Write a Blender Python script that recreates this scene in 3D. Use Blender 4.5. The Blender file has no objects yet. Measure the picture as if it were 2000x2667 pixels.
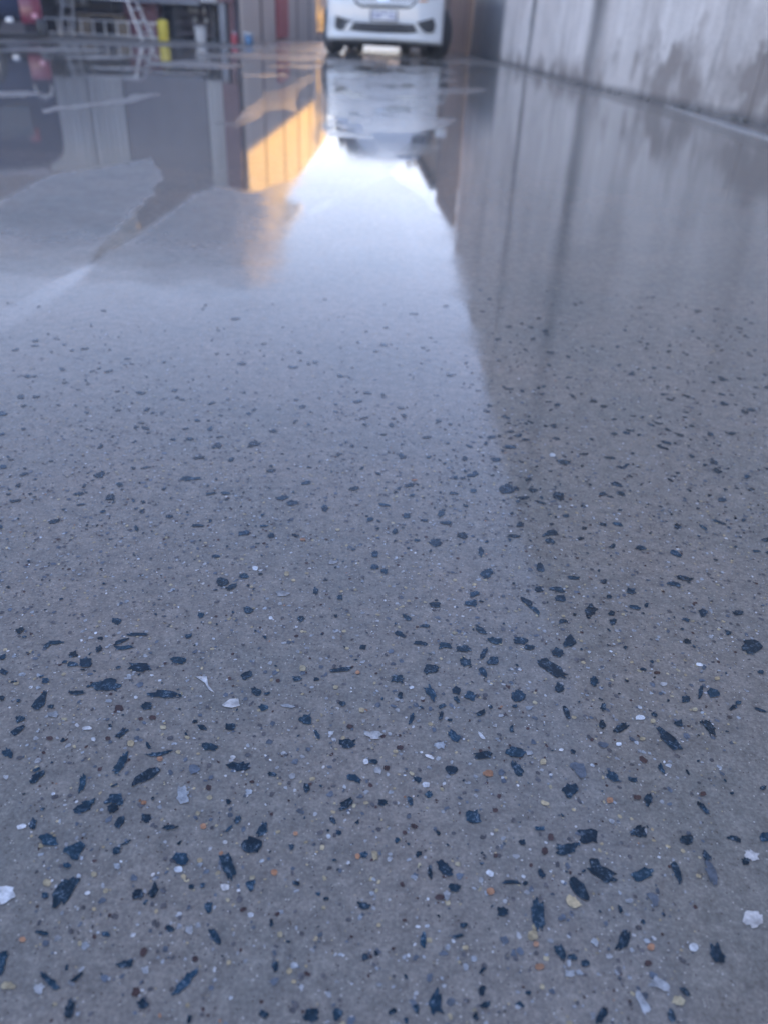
import bpy, bmesh, math, random
import numpy as np
from math import radians, sin, cos, pi, atan, tan, hypot
from mathutils import Vector, Matrix, noise as mnoise

random.seed(7); rng = np.random.default_rng(11)
S = bpy.context.scene
C = S.collection

# ------------------------------------------------------------------ camera
FPX, CAM_H = 2000.0, 0.44
PITCH = atan((1333.5 - 60.0) / FPX); ROLL = radians(2.9)
FWD = Vector((0, cos(PITCH), -sin(PITCH)))
R0 = Vector((1, 0, 0)); U0 = Vector((0, sin(PITCH), cos(PITCH)))
RGT = R0 * cos(ROLL) + U0 * sin(ROLL); UPV = -R0 * sin(ROLL) + U0 * cos(ROLL)
cd = bpy.data.cameras.new("camera"); cam = bpy.data.objects.new("camera", cd); C.objects.link(cam)
cam.matrix_world = Matrix(((RGT.x, UPV.x, -FWD.x, 0), (RGT.y, UPV.y, -FWD.y, 0), (RGT.z, UPV.z, -FWD.z, CAM_H), (0, 0, 0, 1)))
cd.sensor_fit = 'VERTICAL'; cd.sensor_height = 36; cd.sensor_width = 27
cd.lens = 36 * FPX / 2667.0
cd.clip_start = 0.02; cd.clip_end = 3000
cd.dof.use_dof = True; cd.dof.focus_distance = 0.62; cd.dof.aperture_fstop = 5.6
S.camera = cam

# ------------------------------------------------------------------ sky, sun, exposure
SUN_EL = radians(11.6); SUN_AZ = radians(37.0)          # azimuth from +Y towards +X
w = bpy.data.worlds.new("World"); S.world = w; w.use_nodes = True
nt = w.node_tree; nt.nodes.clear()
sky = nt.nodes.new('ShaderNodeTexSky'); sky.sky_type = 'NISHITA'; sky.sun_disc = False
sky.sun_elevation = SUN_EL; sky.sun_rotation = SUN_AZ
sky.air_density = 0.85; sky.dust_density = 0.1; sky.ozone_density = 1.6
bgn = nt.nodes.new('ShaderNodeBackground'); bgn.inputs[1].default_value = 0.15
wo = nt.nodes.new('ShaderNodeOutputWorld')
tint = nt.nodes.new('ShaderNodeMix'); tint.data_type = 'RGBA'; tint.blend_type = 'MULTIPLY'; tint.inputs[0].default_value = 1.0
tint.inputs[7].default_value = (1.23, 1.0, 1.04, 1)       # the lilac cast of the evening sky
nt.links.new(sky.outputs[0], tint.inputs[6]); nt.links.new(tint.outputs[2], bgn.inputs[0]); nt.links.new(bgn.outputs[0], wo.inputs[0])
sd = bpy.data.lights.new("sun", 'SUN'); sd.energy = 5.0; sd.angle = radians(0.5); sd.color = (1.0, 0.54, 0.07)
so = bpy.data.objects.new("sun", sd); C.objects.link(so)
sdir = Vector((sin(SUN_AZ) * cos(SUN_EL), cos(SUN_AZ) * cos(SUN_EL), sin(SUN_EL)))
so.rotation_euler = sdir.to_track_quat('Z', 'Y').to_euler(); so.location = sdir * 60
S.view_settings.view_transform = 'Standard'; S.view_settings.look = 'None'
S.view_settings.gamma = 1.0; S.view_settings.exposure = 2.05
S.cycles.max_bounces = 6; S.cycles.caustics_reflective = False; S.cycles.caustics_refractive = False

# ------------------------------------------------------------------ helpers
def ray(x, y):
    return (FWD * FPX + RGT * (x - 1000) - UPV * (y - 1333.5)).normalized()
def ground_at(x, y):                                     # a point of the floor
    d = ray(x, y); t = -CAM_H / d.z; return (t * d.x, t * d.y)
def plane_at(x, y, Y):                                   # a point of an upright plane standing at depth Y
    d = ray(x, y); t = Y / d.y; return (t * d.x, CAM_H + t * d.z)

def tag(o, label=None, cat=None, group=None, kind=None):
    if label: o['label'] = label
    if cat: o['category'] = cat
    if group: o['group'] = group
    if kind: o['kind'] = kind
    return o
def empty(name, loc, rz=0, **k):
    o = bpy.data.objects.new(name, None); C.objects.link(o)
    o.location = loc; o.rotation_euler = (0, 0, rz); o.empty_display_size = .1
    return tag(o, **k)
def link(name, me, mat, parent=None, smooth=False):
    o = bpy.data.objects.new(name, me); C.objects.link(o)
    if mat: me.materials.append(mat)
    if parent: o.parent = parent
    if smooth:
        me.polygons.foreach_set('use_smooth', [True] * len(me.polygons))
    return o
class MB:
    def __init__(s): s.bm = bmesh.new()
    def box(s, c, d, rot=None, bev=0):
        r = bmesh.ops.create_cube(s.bm, size=1.0)
        vs = r['verts']; M = Matrix.Translation(c) @ (rot if rot else Matrix.Identity(4)) @ Matrix.Diagonal((*d, 1))
        bmesh.ops.transform(s.bm, matrix=M, verts=vs)
        if bev:
            es = list({e for v in vs for e in v.link_edges})
            bmesh.ops.bevel(s.bm, geom=es, offset=bev, segments=2, affect='EDGES', profile=.5)
        return s
    def b6(s, x0, x1, y0, y1, z0, z1, bev=0):
        return s.box(((x0 + x1) / 2, (y0 + y1) / 2, (z0 + z1) / 2), (x1 - x0, y1 - y0, z1 - z0), bev=bev)
    def bar(s, a, b, wd, th=None):
        a = Vector(a); b = Vector(b); d = b - a; th = th or wd
        q = d.to_track_quat('Z', 'Y').to_matrix().to_4x4()
        return s.box((a + b) / 2, (wd, th, d.length), rot=q)
    def tube(s, pts, r, seg=10):
        pts = [Vector(p) for p in pts]; rings = []
        for i, p in enumerate(pts):
            d = (pts[min(i + 1, len(pts) - 1)] - pts[max(i - 1, 0)]).normalized()
            q = d.to_track_quat('Z', 'Y').to_matrix()
            rings.append([s.bm.verts.new(p + q @ Vector((r * cos(2 * pi * k / seg), r * sin(2 * pi * k / seg), 0))) for k in range(seg)])
        for a, b in zip(rings, rings[1:]):
            for k in range(seg): s.bm.faces.new((a[k], a[(k + 1) % seg], b[(k + 1) % seg], b[k]))
        s.bm.faces.new(rings[0][::-1]); s.bm.faces.new(rings[-1])
        return s
    def lathe(s, prof, M=None, seg=28):
        M = M or Matrix.Identity(4); rings = []
        for r, z in prof:
            rings.append([s.bm.verts.new(M @ Vector((max(r, 1e-4) * cos(2 * pi * k / seg), max(r, 1e-4) * sin(2 * pi * k / seg), z))) for k in range(seg)])
        for a, b in zip(rings, rings[1:]):
            for k in range(seg): s.bm.faces.new((a[k], a[(k + 1) % seg], b[(k + 1) % seg], b[k]))
        return s
    def grid(s, P):                                      # P[i][j] points
        V = [[s.bm.verts.new(p) for p in row] for row in P]
        for i in range(len(V) - 1):
            for j in range(len(V[0]) - 1):
                s.bm.faces.new((V[i][j], V[i + 1][j], V[i + 1][j + 1], V[i][j + 1]))
        return s
    def prism(s, pts, off):                              # flat outline extruded by vector off
        a = [s.bm.verts.new(p) for p in pts]; b = [s.bm.verts.new(Vector(p) + Vector(off)) for p in pts]
        s.bm.faces.new(a); s.bm.faces.new(b[::-1]); n = len(a)
        for k in range(n): s.bm.faces.new((a[k], b[k], b[(k + 1) % n], a[(k + 1) % n]))
        return s
    def build(s, name, mat, parent=None, smooth=False):
        bmesh.ops.remove_doubles(s.bm, verts=s.bm.verts, dist=1e-5)
        bmesh.ops.recalc_face_normals(s.bm, faces=s.bm.faces)
        me = bpy.data.meshes.new(name); s.bm.to_mesh(me); s.bm.free()
        return link(name, me, mat, parent, smooth)
def ribbed(p0, p1, z0, z1, pitch=.076, depth=.02, side=1, th=.002):
    """trapezoidal corrugated sheet between two plan points"""
    p0 = Vector((p0[0], p0[1], 0)); p1 = Vector((p1[0], p1[1], 0)); L = (p1 - p0).length
    t = (p1 - p0) / L; n = Vector((-t.y, t.x, 0)) * side
    prof = []; k = 0; s_ = 0
    while s_ < L:
        for f, h in ((0, 0), (.30, 0), (.42, 1), (.88, 1), (1.0, 0)):
            if s_ + f * pitch <= L and not (f == 1.0): prof.append((s_ + f * pitch, h * depth))
        s_ += pitch
    prof.append((L, 0))
    m = MB()
    front = [p0 + t * a + n * h for a, h in prof]
    ring = front + [p + n * -th for p in reversed(front)]
    rows = []
    for z in (z0, z1): rows.append([p + Vector((0, 0, z)) for p in ring + [ring[0]]])
    m.grid(rows)
    return m

# ------------------------------------------------------------------ materials
def N(t, typ, **k):
    n = t.nodes.new(typ)
    for a, v in k.items():
        if a.startswith('i_'):
            key = a[2:]; key = int(key) if key.isdigit() else key
            n.inputs[key].default_value = v
        else: setattr(n, a, v)
    return n
def ramp(t, stops):
    r = t.nodes.new('ShaderNodeValToRGB'); e = r.color_ramp.elements
    e[0].position, e[0].color = stops[0][0], (*stops[0][1], 1); e[1].position, e[1].color = stops[-1][0], (*stops[-1][1], 1)
    for p, c in stops[1:-1]:
        x = e.new(p); x.color = (*c, 1)
    return r
def mat(name, col, rough=.5, metal=0, var=.12, scale=8, spec=.5, coat=0, stretch=(1, 1, 1), bump=0):
    m = bpy.data.materials.new(name); m.use_nodes = True; t = m.node_tree; b = t.nodes['Principled BSDF']
    tc = N(t, 'ShaderNodeTexCoord'); mp = N(t, 'ShaderNodeMapping'); mp.inputs['Scale'].default_value = stretch
    nz = N(t, 'ShaderNodeTexNoise', i_Scale=scale, i_Detail=5.0, i_Roughness=.6)
    t.links.new(tc.outputs['Object'], mp.inputs[0]); t.links.new(mp.outputs[0], nz.inputs['Vector'])
    c0 = tuple(max(0, c * (1 - var)) for c in col); c1 = tuple(min(1, c * (1 + var)) for c in col)
    r = ramp(t, [(.3, c0), (.7, c1)]); t.links.new(nz.outputs[0], r.inputs[0]); t.links.new(r.outputs[0], b.inputs['Base Color'])
    b.inputs['Roughness'].default_value = rough; b.inputs['Metallic'].default_value = metal
    b.inputs['Specular IOR Level'].default_value = spec; b.inputs['Coat Weight'].default_value = coat
    if bump:
        bp = N(t, 'ShaderNodeBump', i_Strength=.5, i_Distance=bump); t.links.new(nz.outputs[0], bp.inputs['Height']); t.links.new(bp.outputs[0], b.inputs['Normal'])
    return m
M = dict(
    alu=mat('aluminium', (.80, .80, .82), .4, .25, .1, 30), steel=mat('grey_steel', (.22, .23, .26), .5, .2),
    redsteel=mat('oxide_red_steel', (.16, .075, .085), .55), cream=mat('cream_sheet', (.63, .56, .50), .6, 0, .10, 3, stretch=(1, 1, .15)),
    pale=mat('pale_ribbed_sheet', (.52, .51, .50), .5, 0, .12, 2, stretch=(3, 3, .3)), slat=mat('slate_roller', (.20, .19, .21), .5, 0, .12, 3),
    dark=mat('dark_interior', (.30, .26, .31), .8), floor=mat('garage_floor', (.30, .30, .31), .5, 0, .2, 3),
    timber=mat('raw_timber', (.36, .28, .20), .7, 0, .2, 12), white=mat('white_plastic', (.62, .62, .62), .4, 0, .05),
    yellow=mat('yellow_paint', (.75, .60, .06), .45, 0, .08), red=mat('faded_red', (.45, .07, .09), .5, 0, .12, 5),
    blue=mat('blue_plastic', (.12, .26, .46), .4), black=mat('black_plastic', (.045, .047, .052), .5), rubber=mat('tyre_rubber', (.04, .04, .042), .75, bump=.002),
    paint=mat('white_car_paint', (.76, .79, .82), .25, 0, .02, 2, coat=.6), navy=mat('navy_car_paint', (.03, .04, .08), .55, 0, .1, 2, spec=.08),
    glass=mat('dark_glass', (.03, .035, .045), .04, 0, .0, spec=.8), lens=mat('red_lens', (.20, .025, .055), .25, coat=.3),
    clear=mat('clear_lens', (.75, .78, .82), .12, .3, coat=.6), amber=mat('amber_lens', (.70, .28, .05), .2), rim=mat('alloy_rim', (.55, .56, .58), .3, .8),
    chrome=mat('chrome', (.85, .86, .88), .1, 1.0), shed=mat('dark_shed_sheet', (.07, .08, .10), .6), purple=mat('maroon_cabinet', (.40, .18, .24), .5),
    carton=mat('carton', (.50, .42, .34), .8), plate=mat('plate_white', (.78, .79, .84), .4), ink=mat('plate_ink', (.10, .12, .34), .5),
    roof=mat('grey_roof', (.30, .31, .33), .45, .3), soil=mat('soil', (.15, .12, .09), .9), leaf=mat('leaf', (.045, .07, .03), .6, 0, .4, 3), bark=mat('bark', (.12, .09, .07), .9))

# ------------------------------------------------------------------ value noise for the wet-film map
_T = rng.random((256, 256))
def vn(x, y):
    xi = np.floor(x).astype(int); yi = np.floor(y).astype(int); fx = x - xi; fy = y - yi
    fx = fx * fx * (3 - 2 * fx); fy = fy * fy * (3 - 2 * fy)
    a = _T[xi % 256, yi % 256]; b = _T[(xi + 1) % 256, yi % 256]; c = _T[xi % 256, (yi + 1) % 256]; d = _T[(xi + 1) % 256, (yi + 1) % 256]
    return (a * (1 - fx) + b * fx) * (1 - fy) + (c * (1 - fx) + d * fx) * fy
def fbm(x, y, o=4):
    s = 0; a = .5
    for i in range(o): s = s + a * vn(x * 2 ** i + 17 * i, y * 2 ** i + 31 * i); a *= .5
    return s / (1 - .5 ** o)
def sdf(poly, px, py):
    """signed distance (positive inside) to a closed outline"""
    P = np.array(poly, float); n = len(P); d = np.full(px.shape, 1e18); ins = np.zeros(px.shape, bool)
    for i in range(n):
        a = P[i]; b = P[(i + 1) % n]; e = b - a; wx = px - a[0]; wy = py - a[1]
        h = np.clip((wx * e[0] + wy * e[1]) / (e @ e + 1e-12), 0, 1)
        d = np.minimum(d, (wx - e[0] * h) ** 2 + (wy - e[1] * h) ** 2)
        c1 = (a[1] > py) != (b[1] > py)
        xi = (b[0] - a[0]) * (py - a[1]) / ((b[1] - a[1]) + 1e-12) + a[0]
        ins ^= c1 & (px < xi)
    return np.where(ins, 1, -1) * np.sqrt(d)
# outlines of the standing water and the damp islands in it, as bearings (x/y, 1/y) of floor points
def uvs(pts):
    o = []
    for x, y in pts:
        g = ground_at(x, y); o.append((g[0] / g[1] * 2374, 1246.0 / g[1]))
    return o
POOL = uvs([(-400,112),(120,112),(400,122),(560,124),(700,130),(850,140),(1180,168),(1290,172),(1400,206),(1520,246),(1640,278),(1760,311),(2000,400),(2500,560),
    (2500,1000),(2000,880),(1850,810),(1650,775),(1560,740),(1450,700),(1330,650),(1230,640),(1150,562),(1130,548),(1085,505),(1040,472),(1010,452),(1045,425),(1020,400),
    (960,345),(860,345),(850,400),(815,432),(760,470),(660,500),(560,487),(500,510),(465,535),(400,588),(320,640),(265,672),(242,692),(185,748),(100,808),(0,868),(-100,920),(-100,866),(-30,830),(60,784),(150,734),(228,684),(262,640),(330,570),(398,502),(425,465),
    (412,430),(400,410),(300,432),(130,455),(0,525),(-400,640)])
MID = uvs([(615,470),(800,400),(870,350),(960,340),(1010,452),(930,478),(786,556),(700,612),(640,700),(615,700)])
LINES = [uvs([(800,550),(900,502),(993,452),(1001,462),(905,513),(806,563)]), uvs([(226,688),(243,690),(185,750),(100,808),(0,868),(-100,920),(-100,862),(-30,826),(60,780),(150,730)]), uvs([(1034,520),(1046,518),(1077,600),(1108,725),(1088,728),(1060,610)])]
ISL = [uvs(p) for p in (
    [(-200,241),(60,238),(112,243),(60,251),(-200,252)],
    [(112,284),(330,255),(340,243),(432,243),(400,253),(340,268),(240,277),(114,294)],
    [(380,163),(500,156),(640,170),(580,181),(500,179),(380,171)],
    [(500,141),(700,135),(850,141),(850,158),(760,162),(660,153),(520,150)],
    [(380,184),(540,191),(540,196),(380,190)], [(130,150),(330,143),(400,148),(250,156)], [(-200,128),(200,124),(330,130),(100,136),(-200,136)],
    [(230,176),(330,172),(400,178),(330,183)],
    [(612,312),(640,282),(693,240),(740,228),(790,200),(820,186),(824,212),(782,235),(766,290),(745,285),(700,293),(640,320),(612,335),(550,322)],
    [(630,194),(740,192),(760,199),(640,202)], [(690,167),(830,170),(830,180),(700,175)],
    [(850,150),(1010,156),(1000,168),(850,166)],
    [(880,205),(1080,190),(1140,198),(1120,212),(960,222),(880,222)], [(1000,168),(1170,178),(1160,186),(1010,180)],
    [(930,232),(1260,228),(1260,240),(1080,252),(940,250)], [(870,262),(960,256),(1040,270),(980,286),(868,300)],
    [(940,312),(1060,300),(1190,308),(1170,332),(1080,346),(950,346)], [(930,372),(1060,372),(1160,380),(1130,400),(1030,404),(920,400)],
    [(1735,300),(1780,303),(1900,340),(2060,392),(2400,520),(2400,550),(2050,404),(1880,348)])]

# ------------------------------------------------------------------ the floor
def concrete_floor_material():
    m = bpy.data.materials.new('polished_concrete'); m.use_nodes = True; t = m.node_tree; L = t.links.new; b = t.nodes['Principled BSDF']
    g = N(t, 'ShaderNodeNewGeometry'); rg = N(t, 'ShaderNodeAttribute', attribute_name='film')
    def nz(s, d=3., r=.6):
        n = N(t, 'ShaderNodeTexNoise', i_Scale=s, i_Detail=d, i_Roughness=r); L(g.outputs['Position'], n.inputs['Vector']); return n
    big = nz(5, 4); mid = nz(60, 3); fine = nz(420, 3, .7)
    r1 = ramp(t, [(.28, (.172, .160, .142)), (.5, (.234, .219, .194)), (.74, (.325, .305, .268))]); L(fine.outputs[0], r1.inputs[0])
    r2 = ramp(t, [(.3, (.80, .80, .80)), (.7, (1.18, 1.16, 1.14))]); L(mid.outputs[0], r2.inputs[0])
    r3 = ramp(t, [(.3, (.86, .90, .93)), (.7, (1.13, 1.06, 1.04))]); L(big.outputs[0], r3.inputs[0])
    def mul(a, c):
        x = N(t, 'ShaderNodeMix', data_type='RGBA', blend_type='MULTIPLY', i_0=1.); L(a, x.inputs[6]); L(c, x.inputs[7]); return x.outputs[2]
    spk = nz(190, 2, .5); r4 = ramp(t, [(.30, (.86, .85, .86)), (.5, (1., 1., 1.)), (.72, (1.16, 1.16, 1.15))]); L(spk.outputs[0], r4.inputs[0])
    c = mul(mul(mul(r1.outputs[0], r2.outputs[0]), r3.outputs[0]), r4.outputs[0])
    # the finest sand grains
    v = N(t, 'ShaderNodeTexVoronoi', i_Scale=520.); L(g.outputs['Position'], v.inputs['Vector'])
    vs = N(t, 'ShaderNodeSeparateColor'); L(v.outputs['Color'], vs.inputs[0])
    th = N(t, 'ShaderNodeMath', operation='GREATER_THAN', i_1=.86); L(vs.outputs[0], th.inputs[0])
    d_ = N(t, 'ShaderNodeMath', operation='LESS_THAN', i_1=.30); L(v.outputs['Distance'], d_.inputs[0])
    mm = N(t, 'ShaderNodeMath', operation='MULTIPLY'); L(th.outputs[0], mm.inputs[0]); L(d_.outputs[0], mm.inputs[1])
    rc = ramp(t, [(.0, (.03, .03, .035)), (.45, (.10, .07, .06)), (.55, (.45, .42, .36)), (1., (.62, .60, .56))]); L(vs.outputs[1], rc.inputs[0])
    mx = N(t, 'ShaderNodeMix', data_type='RGBA'); m7 = N(t, 'ShaderNodeMath', operation='MULTIPLY', i_1=.75); L(mm.outputs[0], m7.inputs[0])
    L(m7.outputs[0], mx.inputs[0]); L(c, mx.inputs[6]); L(rc.outputs[0], mx.inputs[7])
    L(mx.outputs[2], b.inputs['Base Color'])
    # film attribute = roughness of the wet surface
    rn = N(t, 'ShaderNodeMapRange', i_1=.3, i_2=.7, i_3=.85, i_4=1.15); L(mid.outputs[0], rn.inputs[0])
    rr = N(t, 'ShaderNodeMath', operation='MULTIPLY'); L(rg.outputs['Fac'], rr.inputs[0]); L(rn.outputs[0], rr.inputs[1])
    L(rr.outputs[0], b.inputs['Roughness']); b.inputs['IOR'].default_value = 1.36
    gl = N(t, 'ShaderNodeAttribute', attribute_name='gloss'); L(gl.outputs['Fac'], b.inputs['Specular IOR Level'])
    bs = N(t, 'ShaderNodeMapRange', i_1=.05, i_2=.2, i_3=.0, i_4=1.); L(rg.outputs['Fac'], bs.inputs[0])
    bp = N(t, 'ShaderNodeBump', i_Distance=.00012); L(bs.outputs[0], bp.inputs['Strength']); L(fine.outputs[0], bp.inputs['Height'])
    wav = nz(11, 2, .5); b0 = N(t, 'ShaderNodeBump', i_Distance=.0011); L(bs.outputs[0], b0.inputs['Strength']); L(wav.outputs[0], b0.inputs['Height']); L(b0.outputs[0], bp.inputs['Normal']); mot = nz(45, 3, .7); b2s = N(t, 'ShaderNodeMapRange', i_1=.2, i_2=.4, i_3=.0, i_4=1.); L(rg.outputs['Fac'], b2s.inputs[0])
    b2 = N(t, 'ShaderNodeBump', i_Distance=.006); L(b2s.outputs[0], b2.inputs['Strength']); L(mot.outputs[0], b2.inputs['Height']); L(bp.outputs[0], b2.inputs['Normal']); L(b2.outputs[0], b.inputs['Normal'])
    return m
def build_floor():
    vv = np.concatenate([1 / np.array([400., 150, 80, 55]), np.linspace(1 / 36., .95, 420), np.geomspace(.97, 1 / .06, 60)])
    Y = 1 / vv; Y = np.concatenate([Y, [0.0, -.3, -1, -4, -15, -60, -200]])
    u = np.concatenate([[-9, -3, -1.4], np.linspace(-.62, .62, 860), [1.4, 3, 9]])
    Wd = np.clip(np.abs(Y), .5, 60.)
    # blend so that the bearings u = X/Y hold for the whole visible part
    X = u[None, :] * np.where(Y > .5, Y, .5)[:, None]
    X = np.where(np.abs(u)[None, :] > 1.2, u[None, :] * np.maximum(Wd, 6)[:, None] * 1.5, X)
    YY = np.repeat(Y[:, None], len(u), 1)
    Z = np.where(YY > 20, -(np.minimum(YY, 40) - 20) * .02, 0.)
    # film
    ys = np.maximum(YY, .15); U = X / ys * 2374; V = 1246.0 / ys
    n1 = fbm(U / 60, V / 26, 3) - .5; n2 = fbm(U / 14 + 9, V / 5 + 3) - .5
    wU = U + n1 * 24 + n2 * 5; wV = V + (fbm(U / 60 + 40, V / 12 + 7) - .5) * 9 + n2 * 2
    pool = sdf(POOL, wU, wV); near = np.clip(V / 300, .25, 2.2)
    soft = 5 + 13 * np.clip((-U - 330) / 150, 0, 1) + 6 * np.clip((U - 150) / 200, 0, 1)
    p = np.clip(pool / (soft * near) + .5, 0, 1)
    for qi, q in enumerate(ISL):
        s = sdf(q, wU, wV); p = np.minimum(p, 1 - np.clip(s / 4. + .6, 0, 1) * (.50 if qi == 8 else .8))
    # broken film in front of the van
    reg = np.clip(sdf(uvs([(850,160),(1190,170),(1200,250),(1120,300),(1000,345),(850,345)]), U, V) / 12, 0, 1)
    br = np.clip((fbm(U / 34 + 5, V / 5 + 2, 3) - .47) * 9 + .5, 0, 1)
    p = np.minimum(p, 1 - reg * br * .9)
    mid = np.clip(sdf(MID, wU, wV) / 10 + .5, 0, 1)
    patch = fbm(U / 120, V / 40, 4)
    leftness = np.clip((-U - 330) / 90, 0, 1) * np.clip((760 - V) / 120, 0, 1)
    damp = .075 + .06 * (patch - .5) * 2 + .10 * np.clip((-U - 300) / 120, 0, 1) * np.clip((930 - V) / 220, 0, 1) + .20 * leftness * (.4 + 1.2 * fbm(U / 30 + 3, V / 7 + 8, 4))
    damp = np.where(V < 330, np.maximum(damp, .21), damp) * (1 - .25 * mid)
    damp = damp + .35 * np.clip((66 - V) / 14, 0, 1)
    p = p * p * (3 - 2 * p)
    rightpool = np.clip((U - 150) / 200, 0, 1)
    wet = .035 + .04 * rightpool * np.clip((V - 120) / 300, 0, 1)
    ln = 0 * p
    for q in LINES: ln = np.maximum(ln, np.clip(sdf(q, wU * .3 + U * .7, wV * .3 + V * .7) / 9 + .5, 0, 1))
    p = np.maximum(p, ln * np.where(U < -200, .8, .35))
    film = damp * (1 - p) + wet * p
    thin = np.clip((1300 - V) / 500, 0, 1)                  # how far the film has drained between the pools
    gloss = (.5 - (.11 + .05 * np.clip((-U - 330) / 100, 0, 1)) * thin * (.7 + .6 * patch)) * (1 - p) + .56 * p + .16 * ln * (U < -200)
    gloss = gloss * (1 - .5 * np.clip((80 - V) / 14, 0, 1)) * (1 - .16 * np.clip((700 - V) / 150, 0, 1) * (1 - p) * np.clip((U + 260) / 80, 0, 1))
    nY, nX = X.shape; co = np.stack([X, YY, Z], -1).reshape(-1, 3)
    idx = np.arange(nY * nX).reshape(nY, nX)
    q = np.stack([idx[:-1, :-1], idx[:-1, 1:], idx[1:, 1:], idx[1:, :-1]], -1).reshape(-1, 4)[:, ::-1]
    me = bpy.data.meshes.new('ground'); me.vertices.add(len(co)); me.vertices.foreach_set('co', co.ravel())
    me.loops.add(q.size); me.loops.foreach_set('vertex_index', q.ravel().astype(np.int32))
    me.polygons.add(len(q)); me.polygons.foreach_set('loop_start', np.arange(0, q.size, 4, dtype=np.int32))
    me.update(calc_edges=True); me.validate()
    a = me.attributes.new('film', 'FLOAT', 'POINT'); a.data.foreach_set('value', film.ravel().astype(np.float32))
    a = me.attributes.new('gloss', 'FLOAT', 'POINT'); a.data.foreach_set('value', gloss.ravel().astype(np.float32))
    if me.polygons[len(me.polygons) // 2].normal.z < 0: me.flip_normals()
    tag(link('ground', me, concrete_floor_material()), kind='structure')
build_floor()

# ------------------------------------------------------------------ stones cut flush in the polished floor
# (x, y, length, width, angle, colour) read zone by zone; colour: d dark basalt, w white, p pale, b brown, o orange, t tan, g grey blue
Z1 = [(128,100,65,35,-20),(20,265,50,28,-25),(25,357,55,32,30),(300,190,70,28,-35),(345,175,110,22,0),(455,250,60,40,-20),(450,312,70,40,0),(535,298,80,70,0),(615,215,50,35,-30),(620,150,35,25,0),(750,170,110,22,-22),(765,208,130,28,-3),(850,127,140,22,0),(1168,135,45,28,-20),(1110,283,110,45,10),(870,330,150,65,5),(655,440,185,75,-3),(475,485,110,30,0),(1015,500,200,50,3),(285,412,55,30,0),(255,530,140,60,-60),(318,572,45,25,0),(128,648,70,45,-10),(112,720,115,35,-38),(905,572,80,50,0),(945,640,45,30,0,'b'),(738,580,55,38,0,'b'),(1520,380,75,50,-30),(1583,478,70,45,40),(1628,580,60,40,0),(755,735,95,42,-42),(55,860,75,60,30),(390,780,40,25,-40),(1205,663,38,22,0),(1250,700,60,32,20),(1425,695,60,48,0),(1300,820,100,55,15),(920,815,50,25,60),(985,862,170,28,-10),(745,925,175,60,-58),(905,1000,240,60,-32),(235,1005,120,45,-40),(508,1050,115,42,-75),(1475,938,150,60,5),(715,1150,130,70,0),(550,1165,90,40,-20),(1415,1160,40,30,0),(720,45,70,50,20),(15,520,40,30,0),(330,620,75,35,0,'p'),(540,705,60,25,-5,'w'),(580,775,30,25,0,'w'),(675,538,45,25,0,'p'),(843,515,24,22,0,'w'),(810,800,45,40,0,'t'),(1205,960,75,65,0,'g'),(1130,1120,80,110,0,'p'),(1440,885,35,25,0,'w'),(990,895,40,30,0,'o'),(400,650,35,20,0,'t'),(310,768,45,28,0,'b'),(670,768,35,25,0,'b'),(1010,700,42,24,0,'t'),(1540,1100,45,40,0,'p'),(1290,1072,35,35,0,'b'),(890,1165,35,30,0,'o'),(40,1008,38,28,0,'p')]
Z2 = [(200,30,40,35,0),(850,20,70,25,30),(810,125,75,30,30),(960,75,70,22,0),(930,180,90,28,5),(1085,197,80,38,0),(1198,217,100,42,0),(580,205,45,35,0),(1310,100,90,35,30),(1395,165,90,45,10),(1325,242,75,28,-60),(1550,165,90,42,10),(1605,205,60,32,5),(1215,298,70,60,0),(1382,290,80,50,0),(1000,340,105,60,-10),(445,345,145,30,-5),(172,398,65,30,0),(295,403,38,25,0),(792,402,92,52,5),(1325,365,75,40,55),(998,490,110,50,60),(810,503,45,35,-70),(1160,472,65,50,20),(1245,508,75,60,20),(1160,530,50,30,40),(455,553,40,30,20),(1542,507,90,65,0),(1513,570,35,25,0),(1070,570,60,25,-30),(1062,630,60,28,-80),(880,645,75,28,-75),(1305,612,70,35,-30),(230,652,80,70,0),(300,742,60,28,65),(488,797,105,58,0),(1140,750,95,55,50),(1320,870,135,50,-8),(1515,855,125,60,5),(1530,955,105,55,55),(1125,967,85,55,10),(650,912,60,32,15),(915,1023,60,35,25),(530,1018,100,50,20),(235,1073,75,40,80),(985,1115,55,40,-20),(25,990,55,32,5),(480,1165,90,40,-20),(700,1165,70,45,0),(870,1155,60,35,60),(1497,710,55,28,85),(385,735,35,24,0,'w'),(1310,752,65,20,50,'w'),(990,882,60,22,25,'w'),(640,745,130,50,10,'p'),(120,570,90,25,10,'p'),(968,1055,50,35,0,'w'),(1053,810,70,50,0,'p'),(500,695,40,28,0,'b'),(727,950,40,32,0,'b'),(808,825,45,30,0,'b'),(1350,985,70,40,0,'o'),(210,335,42,38,0,'t'),(880,455,30,20,-10,'w'),(575,593,38,32,0,'t'),(600,912,32,38,0,'w'),(1393,690,32,26,0,'p'),(1605,857,45,28,0,'p'),(150,1002,45,35,0,'p'),(415,452,35,25,0,'t'),(672,965,45,50,0,'p'),(880,985,35,20,30,'t'),(550,360,28,24,0,'o')]
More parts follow.
